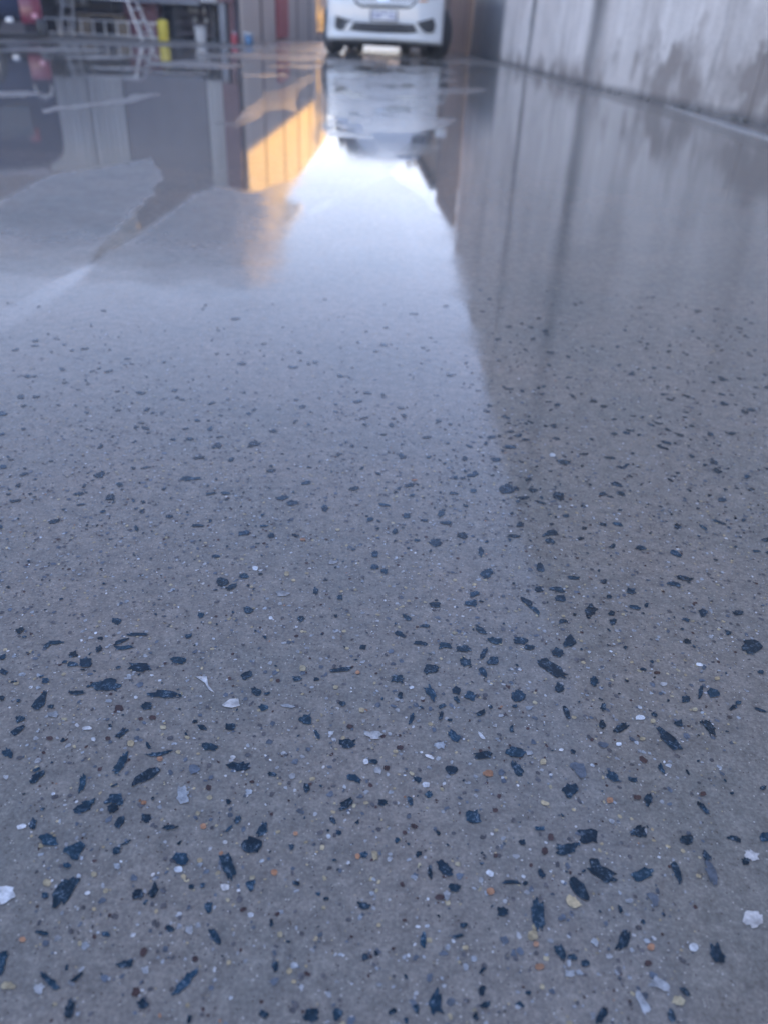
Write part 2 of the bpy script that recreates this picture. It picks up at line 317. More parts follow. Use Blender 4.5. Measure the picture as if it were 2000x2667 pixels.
Z3 = [(238,88,65,35,-10),(345,85,100,32,10),(372,140,70,35,0),(812,95,65,40,15),(560,215,85,70,-60),(675,130,35,30,0),(165,160,90,35,35),(218,215,90,30,40),(692,232,45,35,10),(700,285,50,40,-20),(838,197,75,25,10),(905,185,35,30,0),(390,282,55,30,0),(1070,52,95,28,12),(1140,15,120,28,12),(455,12,90,22,8),(640,35,55,25,0),(1255,230,60,50,50),(1475,230,80,35,-5),(1150,272,55,20,15),(1555,430,120,95,0),(1410,350,50,30,20),(1158,405,55,30,15),(130,400,90,42,5),(182,443,65,30,0),(430,405,90,70,-30),(362,475,75,55,20),(325,570,220,70,34),(580,655,75,45,80),(370,690,65,60,0),(120,742,90,65,0),(412,845,90,38,65),(640,808,60,38,-60),(632,920,60,45,80),(745,940,110,55,-35),(1040,1010,215,60,45),(1290,940,120,60,50),(1105,912,65,45,5),(1150,762,55,45,0),(1240,720,85,30,-80),(1320,725,95,55,5),(1445,815,60,30,-20),(1470,785,40,28,0),(1610,830,100,18,18),(1610,595,40,25,10),(955,860,40,28,30),(100,1090,125,60,5),(430,1325,115,90,0),(700,1245,95,55,40),(820,1258,70,32,15),(1000,1195,75,28,60),(920,1385,80,55,-70),(490,1200,120,80,50,'g'),(1430,1345,30,20,0),(1625,1312,50,30,-15),(1238,1410,50,25,20),(867,877,60,32,0,'w'),(1012,670,48,24,0,'w'),(735,1042,35,25,0,'w'),(640,1042,80,35,15,'g'),(1232,550,45,22,10,'w'),(280,1405,60,28,20,'t'),(865,813,35,18,30,'w'),(946,898,34,28,0,'t'),(1205,827,36,24,0,'t'),(882,1008,38,26,0,'t'),(885,1137,60,35,35,'b'),(268,1150,42,38,0,'t'),(380,1077,32,18,0,'w'),(186,1092,40,28,0,'p'),(1342,635,34,24,0,'t'),(183,815,50,22,-10,'p'),(1255,1348,40,30,0,'b'),(970,600,40,20,0,'b'),(680,1388,45,38,0,'o'),(850,1370,50,30,0,'b')]
Z4 = [(360,10,75,40,-15),(490,12,60,40,-30),(517,72,75,38,-55),(632,52,45,40,20),(735,92,70,22,0),(1030,60,45,25,-60),(990,100,50,12,-45),(145,78,55,32,-75),(215,148,95,60,10),(328,190,110,75,-40),(295,258,35,25,0),(505,190,45,32,-10),(545,160,55,12,-25),(1135,100,75,38,-70),(1095,170,100,70,15),(785,225,70,55,10),(990,265,130,62,70),(1262,178,28,25,0),(285,365,175,70,-52),(597,382,60,45,-30),(663,368,70,40,-60),(195,388,32,28,0),(1085,342,50,38,-50),(902,438,50,38,80),(735,530,45,28,40),(930,560,85,32,55),(460,555,45,25,10),(180,548,60,18,10),(1573,210,35,32,0),(1465,115,30,25,0),(1440,65,40,20,40),(1572,430,60,30,10),(1190,695,50,28,-85),(540,682,85,35,-12),(215,755,110,38,45),(12,680,110,40,-80),(800,760,150,38,-48),(620,855,50,45,0),(335,740,80,20,-35),(1140,900,50,38,20),(1345,905,75,60,0),(1460,900,58,40,-75),(300,880,100,45,-70),(820,920,40,20,-70),(1485,8,50,18,-20),(1375,380,25,20,0),(1412,402,28,15,0),(95,90,45,22,-10,'w'),(25,380,110,80,0,'w'),(205,333,38,32,0,'t'),(508,262,32,30,0,'p'),(772,275,40,28,0,'w'),(975,352,38,32,0,'w'),(975,158,22,18,0,'w'),(1620,215,50,25,85,'t'),(372,605,35,35,0,'p'),(1187,287,30,28,0,'o'),(630,710,35,38,0,'p'),(880,88,28,24,0,'o'),(622,632,45,28,-60,'b'),(588,803,50,35,-60,'b'),(845,662,30,28,0,'b'),(1085,472,28,24,0,'w'),(35,778,65,35,0,'t'),(170,790,50,45,-40,'p'),(820,535,35,40,0,'p'),(100,578,30,24,0,'o'),(1545,218,22,26,0,'o'),(408,297,26,22,0,'t'),(1278,120,22,18,0,'o'),(1400,440,18,18,0,'t')]
Z5 = [(382,48,75,60,0),(672,97,50,20,0),(880,130,100,65,5),(785,185,100,50,-8),(1095,112,75,50,0),(1305,145,60,45,0),(1512,142,65,25,15),(1640,135,50,50,0),(260,268,100,50,55),(198,290,60,20,85),(678,292,48,25,60),(550,330,80,22,5),(595,158,30,28,0),(150,208,35,25,-30),(305,352,55,38,0),(838,358,140,55,50),(940,285,150,70,35),(1115,298,95,60,-20),(1265,290,100,28,70),(1390,212,50,28,60),(1415,290,110,45,70,'g'),(1162,405,80,40,65,'g'),(1560,240,45,35,0),(665,470,145,52,85),(510,458,55,40,10),(170,585,75,30,88),(320,562,55,18,-15),(1030,575,115,45,-75),(1440,640,105,60,60),(760,635,75,42,60),(810,655,50,28,5),(868,680,38,35,0),(423,797,45,32,-60),(222,850,120,62,88),(437,858,50,28,-20),(140,875,50,30,80),(395,910,40,22,70),(585,858,45,22,25),(940,905,80,35,-60),(1300,803,60,28,40),(1238,905,60,38,80),(620,808,30,22,0),(1385,18,55,22,50),(455,292,40,25,30,'w'),(458,370,36,32,0,'o'),(820,415,75,45,40,'t'),(1595,490,90,80,0,'w'),(1585,215,75,45,30,'w'),(1335,612,42,38,0,'w'),(910,590,40,25,50,'p'),(640,560,45,45,0,'t'),(1270,840,60,45,0,'t'),(1115,850,110,40,60,'p'),(1190,770,100,45,25,'p'),(1055,410,40,24,0,'p'),(25,230,25,22,0,'p'),(270,390,50,30,-80,'p'),(765,485,40,30,-40,'g'),(655,597,25,25,0,'o'),(670,695,45,32,0,'o'),(1150,610,35,32,0,'o'),(145,523,22,14,0,'w'),(185,520,22,16,0,'w'),(970,650,30,26,0,'p'),(385,662,32,28,0,'p'),(350,613,28,20,0,'t'),(1138,680,35,28,0,'b'),(718,135,28,32,0,'b'),(692,195,28,34,0,'b'),(130,88,36,18,20,'b'),(88,115,20,18,0,'b'),(240,395,45,25,0,'b'),(195,745,30,38,0,'g'),(800,725,50,35,0,'p')]
Z6 = [(1360,288,65,45,0),(1580,318,55,38,10),(1550,480,75,28,-10),(1165,490,50,28,0),(1050,520,55,35,0),(1545,513,45,25,15),(575,372,32,32,0),(1500,628,42,35,80),(1270,655,55,40,-40),(1245,560,50,25,85),(1200,783,60,30,5),(1220,742,40,25,0),(135,690,65,35,-10),(225,665,45,25,0),(175,712,60,20,-25),(245,812,45,30,0),(475,850,30,28,0),(535,730,35,25,85),(640,760,28,25,0),(790,570,32,30,0),(830,645,30,25,0),(790,625,40,22,0),(1050,790,55,22,0),(1075,395,30,25,0),(925,405,30,25,0),(270,92,50,22,0),(1415,443,38,25,0),(1605,172,70,18,0),(1375,108,50,18,0),(480,508,28,12,0,'o'),(275,632,26,20,0,'w'),(395,742,70,22,0,'p'),(610,605,40,18,0,'p'),(1555,142,28,16,0,'w'),(410,655,22,20,0,'t'),(440,684,18,12,0,'t'),(1218,702,20,12,0,'t'),(630,465,20,10,0,'t'),(342,847,18,16,0,'w'),(960,250,26,8,0,'o'),(105,580,40,14,0),(40,835,28,28,0),(450,490,34,12,10),(1215,297,34,18,10),(770,420,30,18,-20),(830,358,52,12,5),(25,447,60,14,0),(1590,762,50,28,0)]
ZR = [(Z1, 0, 1600, 2.37), (Z2, 700, 1600, 2.37), (Z3, 1300, 1500, 2.37), (Z4, 0, 2100, 1.659), (Z5, 1000, 2100, 1.659), (Z6, 500, 1100, 1.659)]
COL = dict(d=(.007, .028, .048), w=(.62, .62, .62), p=(.36, .37, .38), b=(.075, .045, .042), o=(.40, .21, .12), t=(.46, .38, .24), g=(.12, .14, .17), m=(.115, .11, .115))
def stones():
    vs, fs, cs = [], [], []
    def jag(cx, cy, L, Wd, ang, kind, jl=16):
        """irregular outline round (cx, cy) in its own plane"""
        dark = kind in 'dgp' or (jl > 10 and L > 28); n = (random.randint(13, 21) if L > jl else random.randint(6, 10)) if dark else 8
        ca, sa = cos(ang), sin(ang); out = []
        sq = random.uniform(.55, .95); bend = random.uniform(-.25, .25) if L > 1.6 * Wd else 0; tp = random.uniform(-.35, .35) if dark else 0
        for k in range(n):
            a = 2 * pi * (k + random.uniform(-.3, .3)) / n
            r = random.uniform(.64, 1.16) if dark else random.uniform(.9, 1.05)
            x = abs(cos(a)) ** sq * (1 if cos(a) > 0 else -1) * r; y = abs(sin(a)) ** (.8) * (1 if sin(a) > 0 else -1) * r * (1 + tp * x)
            y = y * Wd / 2 + bend * Wd * (x * x - .4); x = x * L / 2
            out.append((cx + x * ca - y * sa, cy + x * sa + y * ca))
        return out
    taken = {}
    def add(pts, kind, z):
        if not pts: return
        b = len(vs); vs.extend((p[0], p[1], z) for p in pts); fs.append(list(range(b, b + len(pts))))
        c = COL[kind]; k = random.uniform(.8, 1.2) * (random.choice((.8, 1., 1., 1.25, 1.5)) if kind == 'd' else 1); h = random.uniform(-.04, .04)
        cs.append((c[0] * k * (1 + h), c[1] * k, c[2] * k * (1 - h), 1.0 if kind == 'd' else 0.0))
    for Zl, ox, oy, sc in ZR:
        for e in Zl:
            kind = e[5] if len(e) > 5 else 'd'
            x, y = ox + e[0] / sc, oy + e[1] / sc; L, Wd = e[2] / sc, e[3] / sc
            pts = [ground_at(*p) for p in jag(x, y, L, Wd, radians(e[4]), kind)]
            add(pts, kind, .0006 + random.uniform(0, .0001))
            g = ground_at(x, y); taken.setdefault((int(g[0] / .02), int(g[1] / .02)), []).append(g)
    # the two-lobed white stone left of centre
    for o_ in ([(511,1764),(540,1763),(543,1785),(560,1806),(545,1798),(535,1780)], [(579,1838),(600,1822),(622,1821),(626,1840),(605,1845),(585,1842)]):
        add([ground_at(*p) for p in o_], 'w', .0008)
    def free(x, y, r):
        i, j = int(x / .02), int(y / .02)
        for a in (-1, 0, 1):
            for b in (-1, 0, 1):
                for g in taken.get((i + a, j + b), ()):
                    if hypot(g[0] - x, g[1] - y) < r: return False
        return True
    # everything between and beyond them
    def scatter(n, y0, y1, lo, hi, kind, asp, z, keep=0.):
        for _ in range(n):
            y = math.sqrt(random.uniform(y0 * y0, y1 * y1)); x = random.uniform(-.50, .50) * (y + .12) * 1.05
            L = lo * (hi / lo) ** (random.random() ** 1.7)
            # clusters, as poured concrete has
            if kind == 'd' and mnoise.noise(Vector((x * 9, y * 9, 3))) < random.uniform(-.6, .15): continue
            if keep and not free(x, y, keep): continue
            px = proj_row(x, y)
            if px < random.uniform(760, 1250) - (x > .1 * y) * 60: continue
            if kind == 'd' and px > 1560 and L > .0055: L *= .45
            add(jag(x, y, L, L * random.uniform(*asp), random.uniform(0, pi), kind, .006), kind, z + random.uniform(0, .0001))
            if keep: taken.setdefault((int(x / .02), int(y / .02)), []).append((x, y))
    def proj_row(x, y):
        v = Vector((x, y, -CAM_H)); return 1333.5 - FPX * (v @ UPV) / (v @ FWD)
    scatter(520, .16, .75, .0022, .0055, 'd', (.4, .8), .0006, .006)
    scatter(3300, .62, 1.55, .0038, .016, 'd', (.35, .8), .0006, .007)
    for kind, n, lo, hi in (('m', 3600, .0010, .0048), ('b', 1300, .0010, .0042), ('p', 4600, .0010, .0048), ('w', 1500, .0009, .0034), ('t', 2300, .0010, .0042), ('o', 110, .0010, .003), ('g', 2200, .0015, .0060)):
        scatter(n, .16, .95, lo, hi, kind, (.55, .95), .0003)
        scatter(n * 2, .95, 2.4, lo * 1.5, hi * 1.2, kind, (.55, .95), .0003)
    me = bpy.data.meshes.new('aggregate_stones'); me.from_pydata(vs, [], fs); me.update()
    a = me.attributes.new('tint', 'FLOAT_COLOR', 'FACE'); a.data.foreach_set('color', np.array(cs, np.float32).ravel())
    m = bpy.data.materials.new('cut_stone'); m.use_nodes = True; t = m.node_tree; L = t.links.new; b = t.nodes['Principled BSDF']
    at = N(t, 'ShaderNodeAttribute', attribute_name='tint'); g = N(t, 'ShaderNodeNewGeometry')
    n1 = N(t, 'ShaderNodeTexNoise', i_Scale=620., i_Detail=4., i_Roughness=.75); L(g.outputs['Position'], n1.inputs['Vector'])
    n2 = N(t, 'ShaderNodeTexNoise', i_Scale=160., i_Detail=2.); L(g.outputs['Position'], n2.inputs['Vector'])
    sp = N(t, 'ShaderNodeMapRange', i_1=.50, i_2=.66, i_3=0., i_4=.62); L(n1.outputs[0], sp.inputs[0])
    s2 = N(t, 'ShaderNodeMapRange', i_1=.42, i_2=.60, i_3=.1, i_4=1.); L(n2.outputs[0], s2.inputs[0])
    ml = N(t, 'ShaderNodeMath', operation='MULTIPLY'); L(sp.outputs[0], ml.inputs[0]); L(s2.outputs[0], ml.inputs[1])
    ma = N(t, 'ShaderNodeMath', operation='MULTIPLY'); L(ml.outputs[0], ma.inputs[0]); L(at.outputs['Alpha'], ma.inputs[1])
    mx = N(t, 'ShaderNodeMix', data_type='RGBA'); L(ma.outputs[0], mx.inputs[0]); L(at.outputs['Color'], mx.inputs[6]); mx.inputs[7].default_value = (.24, .30, .36, 1)
    nm = N(t, 'ShaderNodeMath', operation='ADD'); L(n2.outputs[0], nm.inputs[0]); L(n1.outputs[0], nm.inputs[1])
    vr = N(t, 'ShaderNodeMapRange', i_1=.75, i_2=1.25, i_3=.6, i_4=1.3); L(nm.outputs[0], vr.inputs[0])
    my = N(t, 'ShaderNodeMix', data_type='RGBA', blend_type='MULTIPLY', i_0=1.); L(mx.outputs[2], my.inputs[6]); L(vr.outputs[0], my.inputs[7])
    L(my.outputs[2], b.inputs['Base Color']); b.inputs['Roughness'].default_value = .2; b.inputs['IOR'].default_value = 1.36
    o = link('aggregate_stones', me, m); tag(o, 'dark blue, white and tan stone chips cut flush in the polished floor', 'stones', kind='stuff')
stones()

# ------------------------------------------------------------------ the tall concrete wall on the right
def wx(Y): return 1.352 - .0875 * (Y - 14.8) if Y > 14.8 else 1.745 - .0633 * (Y - 8.6) if Y > 8.6 else 1.745 + .155 * (8.6 - Y)
def wall_top(Y): return 3.25 + max(0, 20 - Y) * .172
def wall_material():
    m = bpy.data.materials.new('streaked_concrete'); m.use_nodes = True; t = m.node_tree; L = t.links.new; b = t.nodes['Principled BSDF']
    g = N(t, 'ShaderNodeNewGeometry'); sx = N(t, 'ShaderNodeSeparateXYZ'); L(g.outputs['Position'], sx.inputs[0])
    def st(s, zs, sc, d=3.):
        mp = N(t, 'ShaderNodeMapping'); mp.inputs['Scale'].default_value = (s, s, zs); L(g.outputs['Position'], mp.inputs[0])
        n = N(t, 'ShaderNodeTexNoise', i_Scale=sc, i_Detail=d, i_Roughness=.6); L(mp.outputs[0], n.inputs['Vector']); return n.outputs[0]
    def mth(op, a, b_=None, **k):
        n = N(t, 'ShaderNodeMath', operation=op, **k)
        for i, v in enumerate((a, b_)):
            if v is None: continue
            if isinstance(v, (int, float)): n.inputs[i].default_value = v
            else: L(v, n.inputs[i])
        return n.outputs[0]
    def mr(v, a, b_, c, d, cl=True):
        n = N(t, 'ShaderNodeMapRange', i_1=a, i_2=b_, i_3=c, i_4=d, clamp=cl); L(v, n.inputs[0]); return n.outputs[0]
    fine = st(1, .05, 7., 4.); broad = st(1, .10, 1.6, 3.); blot = st(1, 1, 3.2, 5.); grain = st(1, 1, 60., 4.)
    base = ramp(t, [(.26, (.50, .465, .44)), (.46, (.65, .61, .58)), (.70, (.82, .785, .755))])
    v = mth('ADD', mth('MULTIPLY', fine, .62), mth('MULTIPLY', broad, .38)); L(v, base.inputs[0])
    col = base.outputs[0]
    def dk(fac, c):
        nonlocal col
        x = N(t, 'ShaderNodeMix', data_type='RGBA'); L(fac, x.inputs[0]); L(col, x.inputs[6]); x.inputs[7].default_value = (*c, 1); col = x.outputs[2]
    # long water stains down the panel joints
    Yc = mth('ADD', sx.outputs[1], mth('MULTIPLY', mr(blot, .3, .7, -1, 1), .05))
    for y0, hw, amt in ((11.62, .14, 1.), (8.62, .21, 1.), (12.9, .05, .25), (9.8, .06, .15), (7.3, .05, .2), (6.2, .03, .3), (5.25, .05, .3)):
        d = mth('ABSOLUTE', mth('SUBTRACT', Yc, y0)); f = mth('MULTIPLY', mr(d, hw * .4, hw * 1.5, 1., 0.), mth('MULTIPLY', mr(fine, .35, .55, .75, 1.), amt)); f = mth('MULTIPLY', f, mr(sx.outputs[2], .0, 1.2, .6, 1.)); dk(f, (.04, .05, .06))
    # damp creeping up from the floor, with a scalloped edge
    n3 = st(1, .8, 1.5, 6.)
    bl2 = st(1, .55, .9, 6.); dk(mr(bl2, .52, .62, 0., .38), (.25, .225, .21))
    hh = mth('MULTIPLY', mth('ADD', mr(n3, .33, .62, .05, .50), mr(blot, .35, .66, -.05, .30)), mr(sx.outputs[1], 7.4, 9.2, 1., .3))
    zf = mr(mth('SUBTRACT', hh, sx.outputs[2]), -.07, .09, 0., .9); zf = mth('MULTIPLY', zf, mth('MULTIPLY', mr(grain, .3, .6, .7, 1.), mr(st(1, .7, 1.9, 5.), .40, .54, .2, 1.))); dk(zf, (.22, .19, .175))
    zf2 = mr(sx.outputs[2], .02, .07, .65, 0.); dk(zf2, (.10, .10, .105))
    # slate coloured panel near the far end
    a1 = mr(sx.outputs[1], 13.6, 14.0, 0., 1.); a2 = mr(sx.outputs[1], 16.8, 16.95, 1., 0.); a3 = mr(sx.outputs[2], .7, 1.1, .85, .15)
    dk(mth('MULTIPLY', mth('MULTIPLY', a1, a2), a3), (.075, .09, .11))
    x = N(t, 'ShaderNodeMix', data_type='RGBA', blend_type='MULTIPLY', i_0=1.); L(col, x.inputs[6])
    gr = mr(mth('ADD', mth('MULTIPLY', grain, .6), mth('MULTIPLY', blot, .4)), .3, .7, .72, 1.28); L(gr, x.inputs[7]); L(x.outputs[2], b.inputs['Base Color'])
    b.inputs['Roughness'].default_value = .75
    bp = N(t, 'ShaderNodeBump', i_Strength=.5, i_Distance=.006); L(grain, bp.inputs['Height']); L(bp.outputs[0], b.inputs['Normal'])
    return m
wm = wall_material()
wall = empty('concrete_wall', (wx(8), 8, 0), label='tall grey concrete retaining wall streaked with water stains along the right of the yard', cat='wall')
def wall_part(name, Y0, Y1, m_, zt0=None, gap=.006):
    n = max(2, int((Y1 - Y0) / .5)); m = MB(); P = []
    Ys = [Y0 + gap + (Y1 - Y0 - 2 * gap) * i / n for i in range(n + 1)]
    bat = .012
    ring = lambda Y: [(wx(Y) - 8 * 0, Y, -.3), (wx(Y), Y, .0), (wx(Y) + bat * wall_top(Y), Y, wall_top(Y)), (wx(Y) + .24, Y, wall_top(Y)), (wx(Y) + .24, Y, -.3), (wx(Y), Y, -.3)]
    m.grid([[Vector(p) - Vector((wx(8), 8, 0)) for p in ring(Y)] for Y in Ys])
    for Y in (Ys[0], Ys[-1]):
        vs = [m.bm.verts.new(Vector(p) - Vector((wx(8), 8, 0))) for p in ring(Y)[:-1]]; m.bm.faces.new(vs)
    return m.build(name, m_, wall)
for a, b in ((-9, -3), (-3, 2.6), (2.6, 5.6), (5.6, 8.6), (8.6, 11.6), (11.6, 14.2), (14.2, 17.0)): wall_part('wall_panel', a, b, wm)
m = MB()                                                   # joint filler behind the gaps
for Y in (-3, 2.6, 5.6, 8.6, 11.6, 14.2): m.box((wx(Y) + .13 - wx(8), Y - 8, wall_top(Y) / 2 - .05), (.2, .03, wall_top(Y) - .1))
m.build('joint_filler', M['black'], wall)
m = MB()                                                   # broken lumps of mortar on the footing
for i in range(60):
    Y = random.uniform(4.4, 13.5); r = random.uniform(.006, .022)
    m.box((wx(Y) - .02 - wx(8), Y - 8, r * .4), (r * 1.5, r * 3, r), rot=Matrix.Rotation(random.uniform(0, 3), 4, 'Z'), bev=r * .2)
m.build('mortar_lumps', mat('mortar', (.22, .21, .20), .8), wall)

# boarded end of the wall, then the dark shed
m = MB(); rows = []
for i in range(40):
    Y = 2.6 + i * .1; x = 1.955 - .012 * (Y - 4.6); wd = .034 * min(1, max(.15, (6.6 - Y) * .7)) * (1 + .35 * mnoise.noise(Vector((Y * 2.5, 0, 9)))) + .004 * mnoise.noise(Vector((Y * 5, 0, 0))); h_ = .012 + .003 * mnoise.noise(Vector((Y * 7, 3, 0)))
    rows.append([(x - wd, Y, -.01), (x - wd * .8, Y, h_), (x + wd * .8, Y, h_), (x + wd, Y, -.01)])
m.grid(rows); tag(m.build('kerb_strip', mat('pale_mortar', (.36, .345, .33), .7, 0, .35, 14)), kind='structure')
fence = empty('board_fence', (wx(18.7), 18.7, 0), label='pinkish brown upright board fence at the far end of the concrete wall behind the van', cat='fence')
m = MB(); y = 17.05; bm_ = mat('weathered_board', (.25, .225, .22), .7, 0, .3, 1.5, stretch=(6, 6, .2))
while y < 20.4:
    h = 3.3 + random.uniform(-.01, .01); m.box((wx(y + .06) + .03 - wx(18.7) + random.uniform(-.006, .006), y + .06 - 18.7, h / 2), (.022, .118, h)); y += .13
m.build('boards', bm_, fence)
m = MB()
for z in (.35, 1.7, 3.0): m.box((wx(18.7) + .07 - wx(18.7), 0, z), (.045, 3.3, .09), rot=Matrix.Rotation(.0667, 4, 'Z'))
m.build('rail', M['timber'], fence)
shed = empty('dark_shed', (wx(25), 25.4, -.1), label='long dark shed beyond the board fence, its roof edge against the bright sky', cat='shed')
def sp(x, y, z): return Vector((x - wx(25), y - 25.4, z + .1))
m = MB(); ya, yb = 20.6, 33.2
ou = [(wx(ya), ya), (wx(yb), yb), (wx(yb) + 2.6, yb), (wx(ya) + 2.6, ya)]
m.grid([[sp(p[0], p[1], z) for p in ou + [ou[0]]] for z in (-.4, 2.62)]); m.build('wall', M['shed'], shed)
m = MB(); m.prism([sp(wx(ya) + .02, ya + .02, 2.6), sp(wx(yb) + .02, yb - .02, 2.6), sp(wx(yb) + .02, yb - .02, 2.68), sp(wx(ya) + .02, ya + .02, 3.0)], (.05, 0, 0)); m.build('fascia', M['shed'], shed)
m = MB(); m.prism([sp(wx(ya) - .12, ya - .1, 2.96), sp(wx(yb) - .12, yb + .1, 2.66), sp(wx(yb) + 2.7, yb + .1, 2.4), sp(wx(ya) + 2.7, ya - .1, 2.7)], (0, 0, .08)); m.build('roof', M['shed'], shed)
m = MB(); m.tube([sp(wx(ya) - .15, ya, 2.92), sp(wx(yb) - .15, yb, 2.62)], .05); m.build('gutter', M['steel'], shed)

lw = empty('sun_block_wall', (.2, 36, -.3), label='low dark block wall added beyond the long dark shed to keep the sun off the ground', cat='wall')  # unseen wall, added to shade the ground behind the van
m = MB()
for r_ in range(7):
    for k in range(28): m.b6(0, .19, -5.4 + k * .4 + (r_ % 2) * .2 - .2, -5.41 + k * .4 + (r_ % 2) * .2 + .2, r_ * .2, r_ * .2 + .19)
m.build('blocks', M['shed'], lw)
m = MB(); m.b6(-.03, .22, -5.7, 6.0, 1.4, 1.46); m.build('coping', M['steel'], lw)

# ------------------------------------------------------------------ garage on the left
GY = 16.2
gar = empty('garage', (-5, GY, 0), label='grey workshop garage with half raised ribbed doors and a maroon corner column', cat='garage')
def G(m, name, mt, sm=False):
    for v in m.bm.verts: v.co -= Vector((-5, GY, 0))
    return m.build(name, mt, gar, sm)
HT = 3.95
# raised door leaves and roller
G(ribbed((-6.86, GY), (-5.93, GY), .66, 3.4, .105, .045, -1), 'ribbed_door', M['pale'])
G(ribbed((-5.90, GY), (-5.26, GY), .62, 3.4, .105, .045, -1), 'ribbed_door', M['pale'])
m = MB(); z = .60
while z < 3.4: m.b6(-5.24, -3.70, GY - .01, GY + .02, z, z + .088, bev=.006); z += .092
G(m, 'roller_door', M['slat'])
m = MB(); m.b6(-5.24, -3.70, GY - .05, GY + .03, .56, .60); G(m, 'roller_bottom_bar', M['steel'])
G(ribbed((-3.68, GY), (-3.38, GY), .60, 3.4, .10, .04, -1), 'ribbed_panel', M['pale'])
m = MB(); m.b6(-3.365, -3.07, GY - .14, GY + .05, .62, 3.7); G(m, 'column', M['redsteel'])
m = MB(); m.b6(-3.36, -3.24, GY - .09, GY + .03, 0, .62, bev=.006); G(m, 'post', M['steel'])
m = MB(); m.b6(-3.19, -3.10, GY - .05, GY + .03, 0, .62); G(m, 'post', M['redsteel'])
m = MB(); m.b6(-6.60, -6.53, GY - .03, GY + .04, .22, .66); m.b6(-6.605, -6.525, GY - .035, GY + .045, .0, .16); G(m, 'door_post', M['timber'])
m = MB(); m.b6(-12, -3.04, GY - .05, GY + .12, 3.4, HT); G(m, 'fascia', M['pale'])
m = MB(); m.b6(-12.1, -2.95, GY - .16, GY - .03, HT - .02, HT + .10); G(m, 'gutter', M['steel'])
m = MB(); m.b6(-12, -6.9, GY, GY + .12, 0, 3.4); G(m, 'front_wall', M['slat'])
m = MB(); m.prism([(-12, GY - .1, HT), (-2.99, GY - .1, HT), (-2.99, GY + 9, HT + .5), (-12, GY + 9, HT + .5)], (0, 0, .06)); G(m, 'roof', M['roof'])
m = MB(); m.b6(-6.9, -3.06, GY + 3.2, GY + 3.3, -.1, HT); m.b6(-7.0, -6.9, GY + .13, GY + 3.3, -.1, HT); m.b6(-3.16, -3.06, GY + .13, GY + 3.2, -.1, HT)
G(m, 'interior_wall', M['dark'])
m = MB(); m.b6(-6.9, -3.16, GY - .02, GY + 3.2, -.1, .006); G(m, 'floor_slab', M['floor'])
m = MB(); m.b6(-6.9, -3.16, GY + .13, GY + 3.2, 2.6, 2.65); G(m, 'ceiling', M['dark'])

# things inside the garage mouth
def shelf(x0, x1, y, zs, label, mt, wd=.35):
    t = empty('shelf_unit', ((x0 + x1) / 2, y, .006), label=label, cat='shelf', group='shelving in the garage mouth'); h = max(zs) + .35; hw = (x1 - x0) / 2
    for z in zs:
        m = MB(); m.box((0, 0, z), (2 * hw, wd, .022)); m.build('shelf_board', mt, t)
    for a in (-1, 1):
        for b in (-1, 1):
            m = MB(); m.box((a * (hw - .015), b * (wd / 2 - .015), h / 2), (.028, .028, h)); m.build('upright', M['steel'], t)
    return t
shelf(-6.48, -5.45, GY + .75, (.30, .46), 'brown timber shelf unit at the left of the garage opening', M['timber'])
shelf(-4.35, -3.62, GY + .85, (.10, .27, .43, .60), 'dark shelf unit stacked with small jars beside the steel post', M['dark'])
def carton(x, y, z, w_, d, h, label, mt, nm='carton'):
    t = empty(nm, (x, y, z), label=label, cat='box'); m = MB(); m.box((0, 0, h / 2), (w_, d, h), bev=.004); m.build('box_body', mt, t)
    m = MB(); m.box((0, 0, h * .62), (w_ + .004, d + .004, .012)); m.build('tape', M['dark'], t)
carton(-6.30, GY + .62, .471, .33, .22, .14, 'long white carton with dark band on the timber shelf', M['white'])
carton(-5.97, GY + .60, .471, .13, .15, .10, 'small white carton right of the long one on the timber shelf', M['white'])
def stool(x, y, label):
    t = empty('wooden_stool', (x, y, .006), label=label, cat='stool'); m = MB(); m.box((0, 0, .33), (.85, .24, .035), bev=.005); m.build('seat', M['timber'], t)
    for a in (-1, 1):
        m = MB(); m.bar((a * .39, 0, 0), (a * .30, 0, .32), .05, .22); m.build('leg', M['timber'], t)
stool(-5.62, GY + .45, 'low pale timber bench standing between the two ladders')
m = MB(); 
t = empty('cabinet', (-4.98, GY + .9, .006), label='maroon two door steel cabinet behind the lying ladder', cat='cabinet')
m.box((0, 0, .5), (.62, .4, 1.0), bev=.006); m.build('cabinet_body', M['purple'], t)
for a in (-1, 1):
    m = MB(); m.box((a * .155, -.206, .5), (.30, .016, .94), bev=.003); d_ = m.build('door', M['purple'], t)
    m = MB(); m.box((a * .03, -.222, .5), (.012, .02, .12)); m.build('handle', M['steel'], d_)
jm = MB(); jm.lathe([(0, 0), (.036, 0), (.038, .01), (.038, .075), (.03, .088), (0, .088)], seg=14)
jar0 = None; k = 0
for z, row in ((.611, ((-4.10, 'leftmost'), (-3.98, 'middle'), (-3.84, 'rightmost'))), (.441, ((-4.05, 'leftmost'), (-3.95, 'middle'), (-3.80, 'rightmost'))), (.281, ((-3.98, 'left'), (-3.77, 'right')))):
    nm_ = {.611: 'top', .441: 'middle', .281: 'lowest'}[z]
    for x, wh in row:
        if jar0 is None:
            o = jm.build('jar', M['white'], None, True); jar0 = o
            m = MB(); m.lathe([(0, .0885), (.034, .0885), (.034, .105), (0, .105)], seg=14); m.build('lid', M['steel'], o)
        else:
            o = jar0.copy(); C.objects.link(o); c = jar0.children[0].copy(); C.objects.link(c); c.parent = o
        o.location = (x, GY + .74, z + .002)
        tag(o, f'small white jar, {wh} on the {nm_} jar shelf of the dark unit', 'jar', 'jars on the dark shelf unit')

